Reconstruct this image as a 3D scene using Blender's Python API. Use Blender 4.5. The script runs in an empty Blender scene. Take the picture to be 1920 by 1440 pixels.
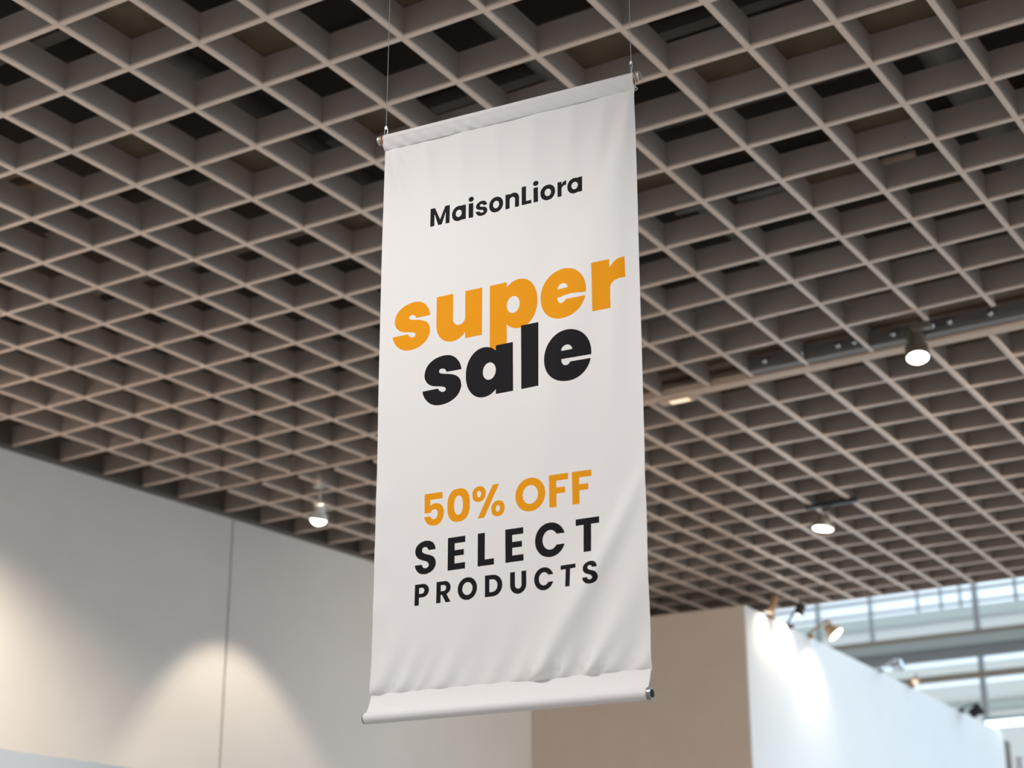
import bpy, bmesh, math, random
from mathutils import Vector, Matrix
from mathutils.geometry import delaunay_2d_cdt

random.seed(7)
scene = bpy.context.scene
COL = scene.collection

# ------------------------------------------------------------------ camera
CAM_Z = 1.6
FPX, PITCH, ROLL = 3250.77, 0.35096, -0.00238
cam_data = bpy.data.cameras.new('camera')
cam = bpy.data.objects.new('camera', cam_data)
COL.objects.link(cam)
scene.camera = cam
cam_data.sensor_width = 36.0
cam_data.lens = FPX / 1920.0 * 36.0
cp, sp = math.cos(PITCH), math.sin(PITCH)
fw = Vector((0, cp, sp)); rt0 = Vector((1, 0, 0)); up0 = Vector((0, -sp, cp))
rt = rt0 * math.cos(ROLL) + up0 * math.sin(ROLL)
up = up0 * math.cos(ROLL) - rt0 * math.sin(ROLL)
M3 = Matrix((rt, up, -fw)).transposed()
cam.matrix_world = Matrix.Translation((0, 0, CAM_Z)) @ M3.to_4x4()
cam_data.clip_start = 0.05
cam_data.clip_end = 400
cam_data.dof.use_dof = True
cam_data.dof.focus_distance = 6.45
cam_data.dof.aperture_fstop = 2.3

# ------------------------------------------------------------------ view
scene.view_settings.view_transform = 'Standard'
scene.view_settings.look = 'None'
scene.view_settings.gamma = 1.0
scene.view_settings.use_curve_mapping = False
scene.view_settings.exposure = 0.0

# ------------------------------------------------------------------ world: daylit hall around the stand
THETA = -0.566556                      # direction of the ceiling lattice
U = Vector((math.cos(THETA), math.sin(THETA), 0))
W_ = Vector((-math.sin(THETA), math.cos(THETA), 0))
S = 4.8
CEIL = CAM_Z + S                       # underside of the lattice

world = bpy.data.worlds.new('world'); scene.world = world
world.use_nodes = True
nt = world.node_tree; nt.nodes.clear()
tc = nt.nodes.new('ShaderNodeTexCoord')
dot = nt.nodes.new('ShaderNodeVectorMath'); dot.operation = 'DOT_PRODUCT'
dv = (U * 0.70 + W_ * 0.72).normalized()
dot.inputs[1].default_value = dv
ramp = nt.nodes.new('ShaderNodeValToRGB')
ramp.color_ramp.elements[0].position = 0.49
ramp.color_ramp.elements[0].color = (0.21, 0.19, 0.18, 1)
ramp.color_ramp.elements[1].position = 0.86
ramp.color_ramp.elements[1].color = (0.80, 1.0, 1.17, 1)
mr = nt.nodes.new('ShaderNodeMath'); mr.operation = 'MULTIPLY_ADD'
mr.inputs[1].default_value = 0.5; mr.inputs[2].default_value = 0.5
bg = nt.nodes.new('ShaderNodeBackground'); bg.inputs[1].default_value = 1.75
wo = nt.nodes.new('ShaderNodeOutputWorld')
nt.links.new(tc.outputs['Generated'], dot.inputs[0])
nt.links.new(dot.outputs['Value'], mr.inputs[0])
nt.links.new(mr.outputs[0], ramp.inputs[0])
nt.links.new(ramp.outputs[0], bg.inputs[0])
nt.links.new(bg.outputs[0], wo.inputs[0])

# ------------------------------------------------------------------ helpers
def G(X, Y, z):
    """lattice coordinates (multiples of the ceiling height) -> world"""
    p = (U * X + W_ * Y) * S
    return Vector((p.x, p.y, z))

def mat(name, color, rough=0.6, metal=0.0, emit=None, estr=0.0, noise=0.0, nscale=8.0, spec=0.5, bump=0.0, bscale=60.0, sheen=0.0):
    m = bpy.data.materials.new(name); m.use_nodes = True
    t = m.node_tree; b = t.nodes['Principled BSDF']
    b.inputs['Base Color'].default_value = (*color, 1)
    b.inputs['Roughness'].default_value = rough
    b.inputs['Metallic'].default_value = metal
    b.inputs['Specular IOR Level'].default_value = spec
    if sheen: b.inputs['Sheen Weight'].default_value = sheen
    if emit:
        b.inputs['Emission Color'].default_value = (*emit, 1)
        b.inputs['Emission Strength'].default_value = estr
    co = None
    if noise or bump:
        co = t.nodes.new('ShaderNodeTexCoord')
    if noise:
        n = t.nodes.new('ShaderNodeTexNoise'); n.inputs['Scale'].default_value = nscale
        n.inputs['Detail'].default_value = 4
        r = t.nodes.new('ShaderNodeValToRGB')
        r.color_ramp.elements[0].position = 0.3; r.color_ramp.elements[1].position = 0.7
        r.color_ramp.elements[0].color = (*[c * (1 - noise) for c in color], 1)
        r.color_ramp.elements[1].color = (*[min(1, c * (1 + noise)) for c in color], 1)
        t.links.new(co.outputs['Object'], n.inputs['Vector'])
        t.links.new(n.outputs['Fac'], r.inputs[0]); t.links.new(r.outputs[0], b.inputs['Base Color'])
    if bump:
        n2 = t.nodes.new('ShaderNodeTexNoise'); n2.inputs['Scale'].default_value = bscale
        bp = t.nodes.new('ShaderNodeBump'); bp.inputs['Strength'].default_value = bump
        bp.inputs['Distance'].default_value = 0.01
        t.links.new(co.outputs['Object'], n2.inputs['Vector'])
        t.links.new(n2.outputs['Fac'], bp.inputs['Height']); t.links.new(bp.outputs[0], b.inputs['Normal'])
    return m

class MB:
    def __init__(self): self.v = []; self.f = []; self.mi = []
    def add(self, vs, fs, mi=0):
        o = len(self.v); self.v += [tuple(p) for p in vs]
        self.f += [tuple(i + o for i in f) for f in fs]; self.mi += [mi] * len(fs)
    def hexa(self, p8, mi=0):
        """8 corners: bottom 4 (ccw), top 4"""
        self.add(p8, [(3, 2, 1, 0), (4, 5, 6, 7), (0, 1, 5, 4), (1, 2, 6, 5), (2, 3, 7, 6), (3, 0, 4, 7)], mi)
    def bar(self, a, b, width, z0, z1, mi=0):
        """horizontal bar from a to b (2D dir), width across, between z0 and z1"""
        a = Vector(a); b = Vector(b); d = (b - a); d.z = 0; d.normalize()
        n = Vector((-d.y, d.x, 0)) * width / 2
        q = [a - n, b - n, b + n, a + n]
        self.hexa([(p.x, p.y, z0) for p in q] + [(p.x, p.y, z1) for p in q], mi)
    def box(self, c, ax, ay, az, mi=0):
        c = Vector(c)
        q = [c - ax - ay, c + ax - ay, c + ax + ay, c - ax + ay]
        self.hexa([p - az for p in q] + [p + az for p in q], mi)
    def tube(self, pts, r, n=12, caps=True, mi=0):
        pts = [Vector(p) for p in pts]
        rs = r if isinstance(r, (list, tuple)) else [r] * len(pts)
        rings = []; up = None
        for k, p in enumerate(pts):
            d = (pts[min(k + 1, len(pts) - 1)] - pts[max(k - 1, 0)]).normalized()
            if up is None:
                up = Vector((0, 0, 1)) if abs(d.z) < 0.9 else Vector((1, 0, 0))
            s = d.cross(up).normalized(); up = s.cross(d).normalized()
            rings.append([p + (s * math.cos(2 * math.pi * i / n) + up * math.sin(2 * math.pi * i / n)) * rs[k] for i in range(n)])
        vs = [q for ring in rings for q in ring]; fs = []
        for k in range(len(pts) - 1):
            for i in range(n):
                j = (i + 1) % n
                fs.append((k * n + i, (k + 1) * n + i, (k + 1) * n + j, k * n + j))
        if caps:
            fs.append(tuple(range(n))); fs.append(tuple((len(pts) - 1) * n + i for i in reversed(range(n))))
        self.add(vs, fs, mi)
    def lathe(self, base, axis, prof, n=28, mi=0, close=False):
        """prof: list of (distance along axis, radius)"""
        axis = Vector(axis).normalized(); base = Vector(base)
        h = Vector((0, 0, 1)) if abs(axis.z) < 0.9 else Vector((1, 0, 0))
        s = axis.cross(h).normalized(); t = s.cross(axis).normalized()
        vs = []; fs = []
        for d, r in prof:
            for i in range(n):
                a = 2 * math.pi * i / n
                vs.append(base + axis * d + (s * math.cos(a) + t * math.sin(a)) * r)
        for k in range(len(prof) - 1):
            for i in range(n):
                j = (i + 1) % n
                fs.append((k * n + i, k * n + j, (k + 1) * n + j, (k + 1) * n + i))
        if prof[0][1] > 1e-5: fs.append(tuple(reversed(range(n))))
        if prof[-1][1] > 1e-5: fs.append(tuple((len(prof) - 1) * n + i for i in range(n)))
        self.add(vs, fs, mi)
    def build(self, name, mats, parent=None, smooth=False, origin=None):
        me = bpy.data.meshes.new(name)
        o_ = Vector(origin) if origin is not None else Vector((0, 0, 0))
        me.from_pydata([tuple(Vector(p) - o_) for p in self.v], [], self.f)
        for m in (mats if isinstance(mats, (list, tuple)) else [mats]): me.materials.append(m)
        for p, mi in zip(me.polygons, self.mi): p.material_index = mi
        bm = bmesh.new(); bm.from_mesh(me)
        bmesh.ops.recalc_face_normals(bm, faces=bm.faces)
        bm.to_mesh(me); bm.free()
        if smooth:
            for p in me.polygons: p.use_smooth = True
            me.set_sharp_from_angle(angle=math.radians(40))
        o = bpy.data.objects.new(name, me); COL.objects.link(o)
        o.location = o_
        if parent:
            o.parent = parent
            q_ = Vector((0, 0, 0)); p_ = parent
            while p_: q_ = q_ + p_.location; p_ = p_.parent
            o.location = o_ - q_
        return o

def thing(name, label, cat, loc, group=None):
    o = bpy.data.objects.new(name, None); COL.objects.link(o)
    o.location = loc; o.empty_display_size = 0.1
    o['label'] = label; o['category'] = cat
    if group: o['group'] = group
    return o
def tag(o, label, cat, group=None):
    o['label'] = label; o['category'] = cat
    if group: o['group'] = group
    return o
def struct(o, label, cat):
    o['kind'] = 'structure'; o['label'] = label; o['category'] = cat
    return o

# ------------------------------------------------------------------ materials
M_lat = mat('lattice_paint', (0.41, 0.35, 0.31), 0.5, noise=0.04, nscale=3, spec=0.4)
M_lit_under = mat('lattice_lit_underside', (0.88, 0.71, 0.60), 0.24, noise=0.03, nscale=3, spec=0.6)  # light on the slat undersides put into the colour, paler than the faces
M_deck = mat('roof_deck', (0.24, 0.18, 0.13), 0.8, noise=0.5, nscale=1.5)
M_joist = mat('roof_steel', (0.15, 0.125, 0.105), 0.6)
M_duct = mat('duct_steel', (0.22, 0.20, 0.18), 0.45, metal=0.3, noise=0.15)
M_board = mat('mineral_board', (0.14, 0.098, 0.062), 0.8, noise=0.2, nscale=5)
M_wall = mat('painted_wall', (0.87, 0.83, 0.79), 0.75, noise=0.015, nscale=2, bump=0.02)
M_beige = mat('taupe_wall', (0.70, 0.60, 0.51), 0.8, noise=0.02, nscale=3, bump=0.02)
M_white = mat('white_wall', (0.92, 0.92, 0.92), 0.6, noise=0.01, nscale=2)
M_trim = mat('dark_trim', (0.17, 0.14, 0.115), 0.6)
M_floor = mat('floor', (0.62, 0.56, 0.50), 0.5, noise=0.06, nscale=1)
M_beam = mat('pale_beam', (0.78, 0.60, 0.47), 0.45)
M_tray = mat('tray_steel', (0.27, 0.25, 0.24), 0.4, metal=0.4)
M_chrome = mat('chrome', (0.75, 0.78, 0.82), 0.18, metal=1.0)
M_lampbody = mat('lamp_body', (0.30, 0.26, 0.21), 0.35, metal=0.5)
M_lampdark = mat('lamp_dark', (0.03, 0.035, 0.04), 0.4, metal=0.3)
M_lampwhite = mat('lamp_silver', (0.62, 0.62, 0.60), 0.35, metal=0.4)
M_lampwarm = mat('lamp_bronze', (0.55, 0.36, 0.22), 0.4, metal=0.4)
M_lens = mat('lamp_lens', (1, 1, 1), 0.3, emit=(1.0, 0.93, 0.80), estr=9.0)
M_lens_soft = mat('lamp_lens_soft', (1, 0.9, 0.75), 0.3, emit=(1.0, 0.72, 0.48), estr=0.95)
M_tube = mat('tube_light', (1, 1, 1), 0.3, emit=(0.93, 1.0, 1.0), estr=2.0)
M_fabric = mat('banner_fabric', (0.85, 0.825, 0.81), 0.6, spec=0.3, bump=0.05, bscale=900)
M_black = mat('black_print', (0.0105, 0.0095, 0.0115), 0.7, spec=0.12, bump=0.05, bscale=900)
M_orange = mat('orange_print', (0.88, 0.345, 0.006), 0.7, spec=0.12, bump=0.05, bscale=900)
M_wood = mat('rod_wood', (0.55, 0.25, 0.10), 0.45, noise=0.2, nscale=40)
M_steelwire = mat('wire_steel', (0.62, 0.65, 0.68), 0.35, metal=0.9)
M_hole = mat('rod_bore', (0.004, 0.004, 0.004), 0.8)
M_rodend = mat('rod_tube', (0.30, 0.33, 0.36), 0.3, metal=0.6)

# ------------------------------------------------------------------ floor and walls
f = MB(); f.add([(-30, -14, 0), (45, -14, 0), (45, 62, 0), (-30, 62, 0)], [(0, 1, 2, 3)])
struct(f.build('floor', M_floor), 'pale floor of the exhibition hall', 'floor')

def wall_prism(name, a, b, thick_vec, z0, z1, m, smooth=False):
    a = Vector(a); b = Vector(b); t = Vector(thick_vec)
    w = MB()
    q = [a, b, b + t, a + t]
    w.hexa([(p.x, p.y, z0) for p in q] + [(p.x, p.y, z1) for p in q])
    return w, m

# left wall, two panels with an open joint between them
WL0 = Vector((-4.54, 14.62, 0)); WL3 = Vector((0.24, 21.20, 0))
wdir = (WL3 - WL0).normalized()
wn = Vector((-wdir.y, wdir.x, 0))          # away from the camera side
seam = WL0 + wdir * 2.91
near_end = WL0 - wdir * 16
for nm, a, b in (('wall_left', near_end, seam - wdir * 0.011), ('wall_left.001', seam + wdir * 0.011, WL3)):
    w, m = wall_prism(nm, a, b, wn * 0.10, 0, CEIL - 0.005, M_wall)
    o = w.build('wall_left', m)
    struct(o, 'tall pale wall panel %s of the vertical joint' % ('left' if a is near_end else 'right'), 'wall')
w, m = wall_prism('wall_left', seam - wdir * 0.3, seam + wdir * 0.3, wn * 0.02, 0, CEIL - 0.01, M_trim)
w.v = [(v[0] + wn.x * 0.105, v[1] + wn.y * 0.105, v[2]) for v in w.v]
struct(w.build('trim_1', M_trim), 'dark backing strip inside the vertical wall joint', 'trim')
# dark edge profile where the lattice meets the left wall
w = MB(); w.bar(near_end - wn * 0.024, WL3 - wn * 0.024, 0.044, CEIL - 0.04, CEIL - 0.004)
w.bar(near_end + wn * 0.05, WL3 + wn * 0.05, 0.1, CEIL - 0.004, CEIL + 1.6)
struct(w.build('trim_2', M_trim), 'edge profile of the lattice along the tall pale wall', 'trim')

# taupe partition and the long white partition that runs back from its corner
ZB = 4.5 + CAM_Z
PA = Vector((0.24, 21.17, 0)); PC = Vector((2.70, 19.78, 0)); PD = Vector((8.23, 29.36, 0))
pdir = (PD - PC).normalized(); pn = Vector((-pdir.y, pdir.x, 0))   # pn points left/behind
w = MB()
bdir = (PC - PA).normalized()
q = [PA, PC - bdir * 0.02, PC - bdir * 0.02 + pdir * 0.14, PA + pdir * 0.14]
w.hexa([(p.x, p.y, 0) for p in q] + [(p.x, p.y, ZB) for p in q])
struct(w.build('wall_center', M_beige), 'taupe partition face below the lattice behind the banner', 'wall')
w = MB()
q = [PC - bdir * 0.02, PC, PD, PD - bdir * 0.14, PC - bdir * 0.14 + pdir * 0.14, PC - bdir * 0.02 + pdir * 0.14]
q = [PC - bdir * 0.02, PC, PD, PD - bdir * 0.02]
w.hexa([(p.x, p.y, 0) for p in q] + [(p.x, p.y, ZB) for p in q])
q = [PC - bdir * 0.14 + pdir * 0.141, PC - bdir * 0.021 + pdir * 0.141, PD - bdir * 0.021, PD - bdir * 0.14]
w.hexa([(p.x, p.y, 0) for p in q] + [(p.x, p.y, ZB - 0.004) for p in q])
struct(w.build('wall_right', M_white), 'long white partition running back from the taupe corner', 'wall')
w = MB(); q0 = PD + pdir * 0.03
w.bar(q0 - bdir * 0.07, q0 + pdir * 0.36 - bdir * 0.07, 0.14, 0, ZB - 0.12)
w.v = [(v[0], v[1], v[2]) for v in w.v]
struct(w.build('trim_3', M_trim), 'brown end post of the long white partition', 'trim')
w = MB(); q1 = PD + pdir * 0.50 + bdir * 0.10
w.bar(q1, q1 + pdir * 7.0, 0.12, 0, ZB - 0.35)
struct(w.build('wall_far', M_white), 'white partition beyond the brown end post', 'wall')

w = MB(); w.bar(G(-2.55, 4.17, 0), G(-1.87, 4.17, 0), 0.12, 0, CEIL + 1.6)  # added dark wall, shuts light off the far lattice and darkens the gap
struct(w.build('wall_light_stop', M_trim), 'dark wall added to keep light out of the gap above the taupe partition', 'wall')
# near low partition whose top edge shows bottom left
w = MB()
w.bar(Vector((-3.893, 10.097, 0)) - Vector((.58, .814, 0)) * 6, Vector((-3.893, 10.097, 0)) + Vector((.58, .814, 0)) * 6.5, 0.12, 0, 3.2)
w.v = [(v[0] - .03, v[1] + .04, v[2]) for v in w.v]
struct(w.build('wall_front', M_white), 'low white partition whose top edge shows at the bottom left', 'wall')

# ------------------------------------------------------------------ ceiling lattice
A1 = [(-11,-2.364,0.0432),(-10,-2.2668,0.04),(-9,-2.1695,0.0369),(-8,-2.0724,0.0328),(-7,-1.9726,0.0301),(-6,-1.8762,0.0244),(-5,-1.7744,0.0208),(-4,-1.6743,0.0162),(-3,-1.5787,0.0095),(-2,-1.4779,0.0046),(-1,-1.3749,-0.0004),(0,-1.2709,-0.0067),(1,-1.1642,-0.0149),(2,-1.0616,-0.0261),(3,-0.9591,-0.028),(4,-0.8578,-0.0227),(5,-0.7607,-0.0115),(6,-0.6646,-0.0075),(7,-0.5643,-0.0069),(8,-0.4636,-0.0071)]
B1 = [(-1,1.0993,0.0127),(0,1.2068,0.0128),(1,1.316,0.0134),(2,1.4256,0.0126),(3,1.5352,0.0119),(4,1.6398,0.0119),(5,1.7467,0.01),(6,1.8546,0.0046),(7,1.9614,-0.0051),(8,2.0673,-0.0157),(9,2.1713,-0.024),(10,2.2734,-0.0277),(11,2.3767,-0.0277)]
A2 = [(1,-1.1787,-0.0282),(2,-1.0764,-0.0281),(3,-0.9742,-0.028),(4,-0.8719,-0.028),(5,-0.7696,-0.0273)]
B2 = [(13,2.6353,-0.0016),(14,2.7417,-0.002),(15,2.8496,-0.002),(16,2.9588,-0.0019),(17,3.0684,-0.0017),(18,3.1789,-0.0015),(19,3.2889,-0.0012),(20,3.3981,-0.001),(21,3.5055,-0.001)]

X0, Y0 = -1.27081, 0.59652
SLAT_T, SLAT_H, LIT_T, LIT_H = 0.026, 0.175, 0.033, 0.014
YB = 2.505                                   # line of the pale beam
A1x = {k: (a, b) for k, a, b in A1}
for k in range(9, 17): A1x[k] = (-0.4636 + 0.1005 * (k - 8), -0.0071)
B1x = {k: (a, b) for k, a, b in B1}
for k in range(-6, -1): B1x[k] = (1.0993 + 0.108 * (k + 1), 0.0127)
A2x = {k: (a, b) for k, a, b in A2}
for k in range(6, 17): A2x[k] = (-0.7696 + 0.1023 * (k - 5), -0.0270)
for k in range(-11, 1):
    a, b = A1x[k]
    g_ = max(0.0, min(1.0, (k + 6) / 7.0))
    b2 = b + (-0.0282 - b) * g_
    A2x[k] = (a + (b - b2) * (YB - Y0) - 0.040 * g_, b2)
B2x = {k: (a, b) for k, a, b in B2}
for k in range(22, 27): B2x[k] = (3.5055 + 0.1045 * (k - 21), -0.001)

def wallX(Y):      # lattice X of the left wall at lattice Y
    p0 = Vector((WL0.dot(U), WL0.dot(W_))) / S; p1 = Vector((WL3.dot(U), WL3.dot(W_))) / S
    return p0.x + (p1.x - p0.x) * (Y - p0.y) / (p1.y - p0.y)
YMIN, YMAX, XMAX = 0.80, 4.11, 1.10
def lattice(A, B, ya, yb, ya_of=None, lit_drop=0.0):
    m = MB()
    for k, (a, b) in A.items():
        y0 = ya if ya_of is None else ya_of(k)
        y1 = yb(k) if callable(yb) else yb
        xa = a + b * (y0 - Y0); xb = a + b * (y1 - Y0)
        if xa < wallX(y0):                     # slat starts at the wall
            continue
        if xb < wallX(y1): 
            lo, hi = y0, y1
            for _ in range(30):
                mid = (lo + hi) / 2
                if a + b * (mid - Y0) > wallX(mid): lo = mid
                else: hi = mid
            y1 = lo; xb = a + b * (y1 - Y0)
        m.bar(G(xa, y0, 0), G(xb, y1, 0), SLAT_T, CEIL + LIT_H * .5, CEIL + SLAT_H - 0.001)
        m.bar(G(xa, y0, 0), G(xb, y1, 0), LIT_T if lit_drop == 0 else .036, CEIL - 0.0015 - lit_drop, CEIL + LIT_H, 1)  # added strip, paler than the slat to stand for its lit underside
    for k, (c, d) in B.items():
        yl = c + d * (-2.4 - X0); xl = wallX(yl) + 0.004
        yl = c + d * (xl - X0)
        m.bar(G(xl, yl, 0), G(XMAX, c + d * (XMAX - X0), 0), SLAT_T, CEIL + LIT_H * .5, CEIL + SLAT_H)
        m.bar(G(xl, yl, 0), G(XMAX, c + d * (XMAX - X0), 0), LIT_T, CEIL, CEIL + LIT_H, 1)
    return m
near = lattice(A1x, B1x, YMIN, lambda k: (YB - 0.095 if k >= 5 else YB - 0.013))
struct(near.build('ceiling', [M_lat, M_lit_under]), 'near field of the deep square lattice ceiling', 'ceiling')
m_ = MB(); m_.bar(G(wallX(YB) + .004, YB, 0), G(-1.552, YB, 0), SLAT_T, CEIL + LIT_H * .5, CEIL + SLAT_H); m_.bar(G(wallX(YB) + .004, YB, 0), G(-1.552, YB, 0), LIT_T, CEIL, CEIL + LIT_H, 1)
far = lattice(A2x, B2x, YB + 0.016, YMAX - 0.002, lit_drop=0.006)
far.v_off = len(far.v); far.v += m_.v; far.f += [tuple(i + far.v_off for i in f_) for f_ in m_.f]; far.mi += m_.mi
far.bar(G(wallX(YMAX), YMAX, 0), G(XMAX, YMAX, 0), 0.02, CEIL - 0.01, CEIL + SLAT_H + 0.02)
struct(far.build('ceiling', [M_lat, M_lit_under]), 'far field of the square lattice ceiling beyond the pale beam', 'ceiling')

# roof above the lattice
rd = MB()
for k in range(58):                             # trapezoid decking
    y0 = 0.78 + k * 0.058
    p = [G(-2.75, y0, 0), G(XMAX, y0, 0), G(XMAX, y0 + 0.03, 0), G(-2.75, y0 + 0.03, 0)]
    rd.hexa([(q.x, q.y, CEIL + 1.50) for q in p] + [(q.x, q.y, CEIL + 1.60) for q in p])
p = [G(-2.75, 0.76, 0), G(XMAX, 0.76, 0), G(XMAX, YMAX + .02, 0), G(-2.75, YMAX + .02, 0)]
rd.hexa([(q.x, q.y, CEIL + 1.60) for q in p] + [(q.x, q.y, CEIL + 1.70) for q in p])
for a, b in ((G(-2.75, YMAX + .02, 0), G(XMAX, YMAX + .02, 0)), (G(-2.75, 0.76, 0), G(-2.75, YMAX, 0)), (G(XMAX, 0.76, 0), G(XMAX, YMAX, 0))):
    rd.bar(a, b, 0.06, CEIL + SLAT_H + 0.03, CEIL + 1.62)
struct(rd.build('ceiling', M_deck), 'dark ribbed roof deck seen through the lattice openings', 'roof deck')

# steel joists and ducts over the lattice
n = 0
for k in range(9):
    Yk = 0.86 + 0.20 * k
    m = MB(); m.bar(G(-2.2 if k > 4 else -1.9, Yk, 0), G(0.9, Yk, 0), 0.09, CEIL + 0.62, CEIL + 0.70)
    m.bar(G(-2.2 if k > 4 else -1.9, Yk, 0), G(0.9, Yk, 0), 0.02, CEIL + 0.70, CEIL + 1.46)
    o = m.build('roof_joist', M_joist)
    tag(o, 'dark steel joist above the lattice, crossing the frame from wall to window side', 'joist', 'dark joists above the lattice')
for k, (Xa, r_, zz) in enumerate(((-1.32, 0.10, 0.42), (-0.93, 0.07, 0.36), (-0.52, 0.14, 0.45))):
    m = MB(); a = G(Xa, 0.80, 0); b = G(Xa - 0.03, 2.40, 0); a.z = b.z = CEIL + zz
    m.tube([a, b], r_, 16)
    o = m.build('air_duct', M_duct, smooth=True)
    tag(o, ('round duct above the lattice left of the banner', 'thin round duct above the lattice over the banner wires', 'wide round duct above the lattice at the top right')[k], 'duct')
# short pale conduits lying along the lattice
def seg_on(px, py, z):
    v = rt * ((px - 960) / FPX) - up * ((py - 720) / FPX) + fw
    return v * (z - CAM_Z) / v.z + Vector((0, 0, CAM_Z))
def pix_pts(L, z): return [seg_on(a, b, z) for a, b in L]
pipes = [(((1268, 398), (1352, 380)), 'pale conduit above the lattice right of the banner, lowest of the three', M_duct),
         (((1385, 372), (1480, 352)), 'pale conduit above the lattice, shorter one in the middle of the three', M_duct),
         (((1522, 340), (1720, 296)), 'pale conduit above the lattice, longest one toward the right edge', M_beam)]
for (L, lab, mm) in pipes:
    z = CEIL + SLAT_H + 0.05
    pa, pb = [seg_on(x_, y_, CEIL + SLAT_H + 0.05) for x_, y_ in L]
    d = (pb - pa); d.z = 0; Lh = d.length
    b2 = pa + U * Lh
    m = MB(); m.tube([pa, b2], 0.028, 12)
    tag(m.build('conduit', mm, smooth=True), lab, 'pipe')
# loose mineral boards lying on top of single cells
def cell(A, B, i, j):
    def it(i, j):
        a, b = A[i]; c, d = B[j]
        X = (a + b * (c - d * X0 - Y0)) / (1 - b * d); return X, c + d * (X - X0)
    return [it(i, j), it(i + 1, j), it(i + 1, j + 1), it(i, j + 1)]
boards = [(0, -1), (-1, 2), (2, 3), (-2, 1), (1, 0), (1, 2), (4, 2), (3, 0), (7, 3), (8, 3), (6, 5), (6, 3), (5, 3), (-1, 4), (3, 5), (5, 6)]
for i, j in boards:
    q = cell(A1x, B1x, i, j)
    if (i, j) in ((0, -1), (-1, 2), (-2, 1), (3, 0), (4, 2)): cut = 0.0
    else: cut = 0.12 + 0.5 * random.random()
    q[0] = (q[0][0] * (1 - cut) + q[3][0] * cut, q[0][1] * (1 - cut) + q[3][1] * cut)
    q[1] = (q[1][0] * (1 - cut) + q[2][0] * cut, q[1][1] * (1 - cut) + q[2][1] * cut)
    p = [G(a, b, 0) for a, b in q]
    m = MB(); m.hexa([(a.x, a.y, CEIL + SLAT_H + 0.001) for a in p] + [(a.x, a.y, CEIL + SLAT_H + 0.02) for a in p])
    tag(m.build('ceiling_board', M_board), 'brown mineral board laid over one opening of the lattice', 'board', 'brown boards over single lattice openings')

# ------------------------------------------------------------------ pale beam and cable tray
m = MB()
m.bar(G(-1.55, YB, 0), G(XMAX, YB, 0), 0.118, CEIL - 0.012, CEIL + 0.05)
o = m.build('light_beam', M_beam); tag(o, 'long pale beam crossing the lattice to the right of the banner', 'beam')
root = thing('cable_tray', 'grey cable tray above the pale beam with small clamps', 'cable tray', G(-0.6, YB - 0.05, CEIL + 0.06))
m = MB(); m.bar(G(-1.12, YB - 0.034, 0), G(XMAX, YB - 0.034, 0), 0.03, CEIL + 0.012, CEIL + 0.115)
m.bar(G(-1.12, YB - 0.020, 0), G(XMAX, YB - 0.020, 0), 0.15, CEIL + 0.006, CEIL + 0.012)
m.build('tray', M_tray, root)
for k in range(14):
    Xk = -1.075 + 0.052 * k + 0.012 * (k % 3)
    c = G(Xk, YB - 0.041, CEIL + 0.055)
    m = MB(); m.lathe(c + W_ * 0.01, -W_, [(0, 0.008), (0.01, 0.024), (0.035, 0.024), (0.05, 0.012)], 14)
    m.build('clamp', M_chrome, root, smooth=True)

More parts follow.
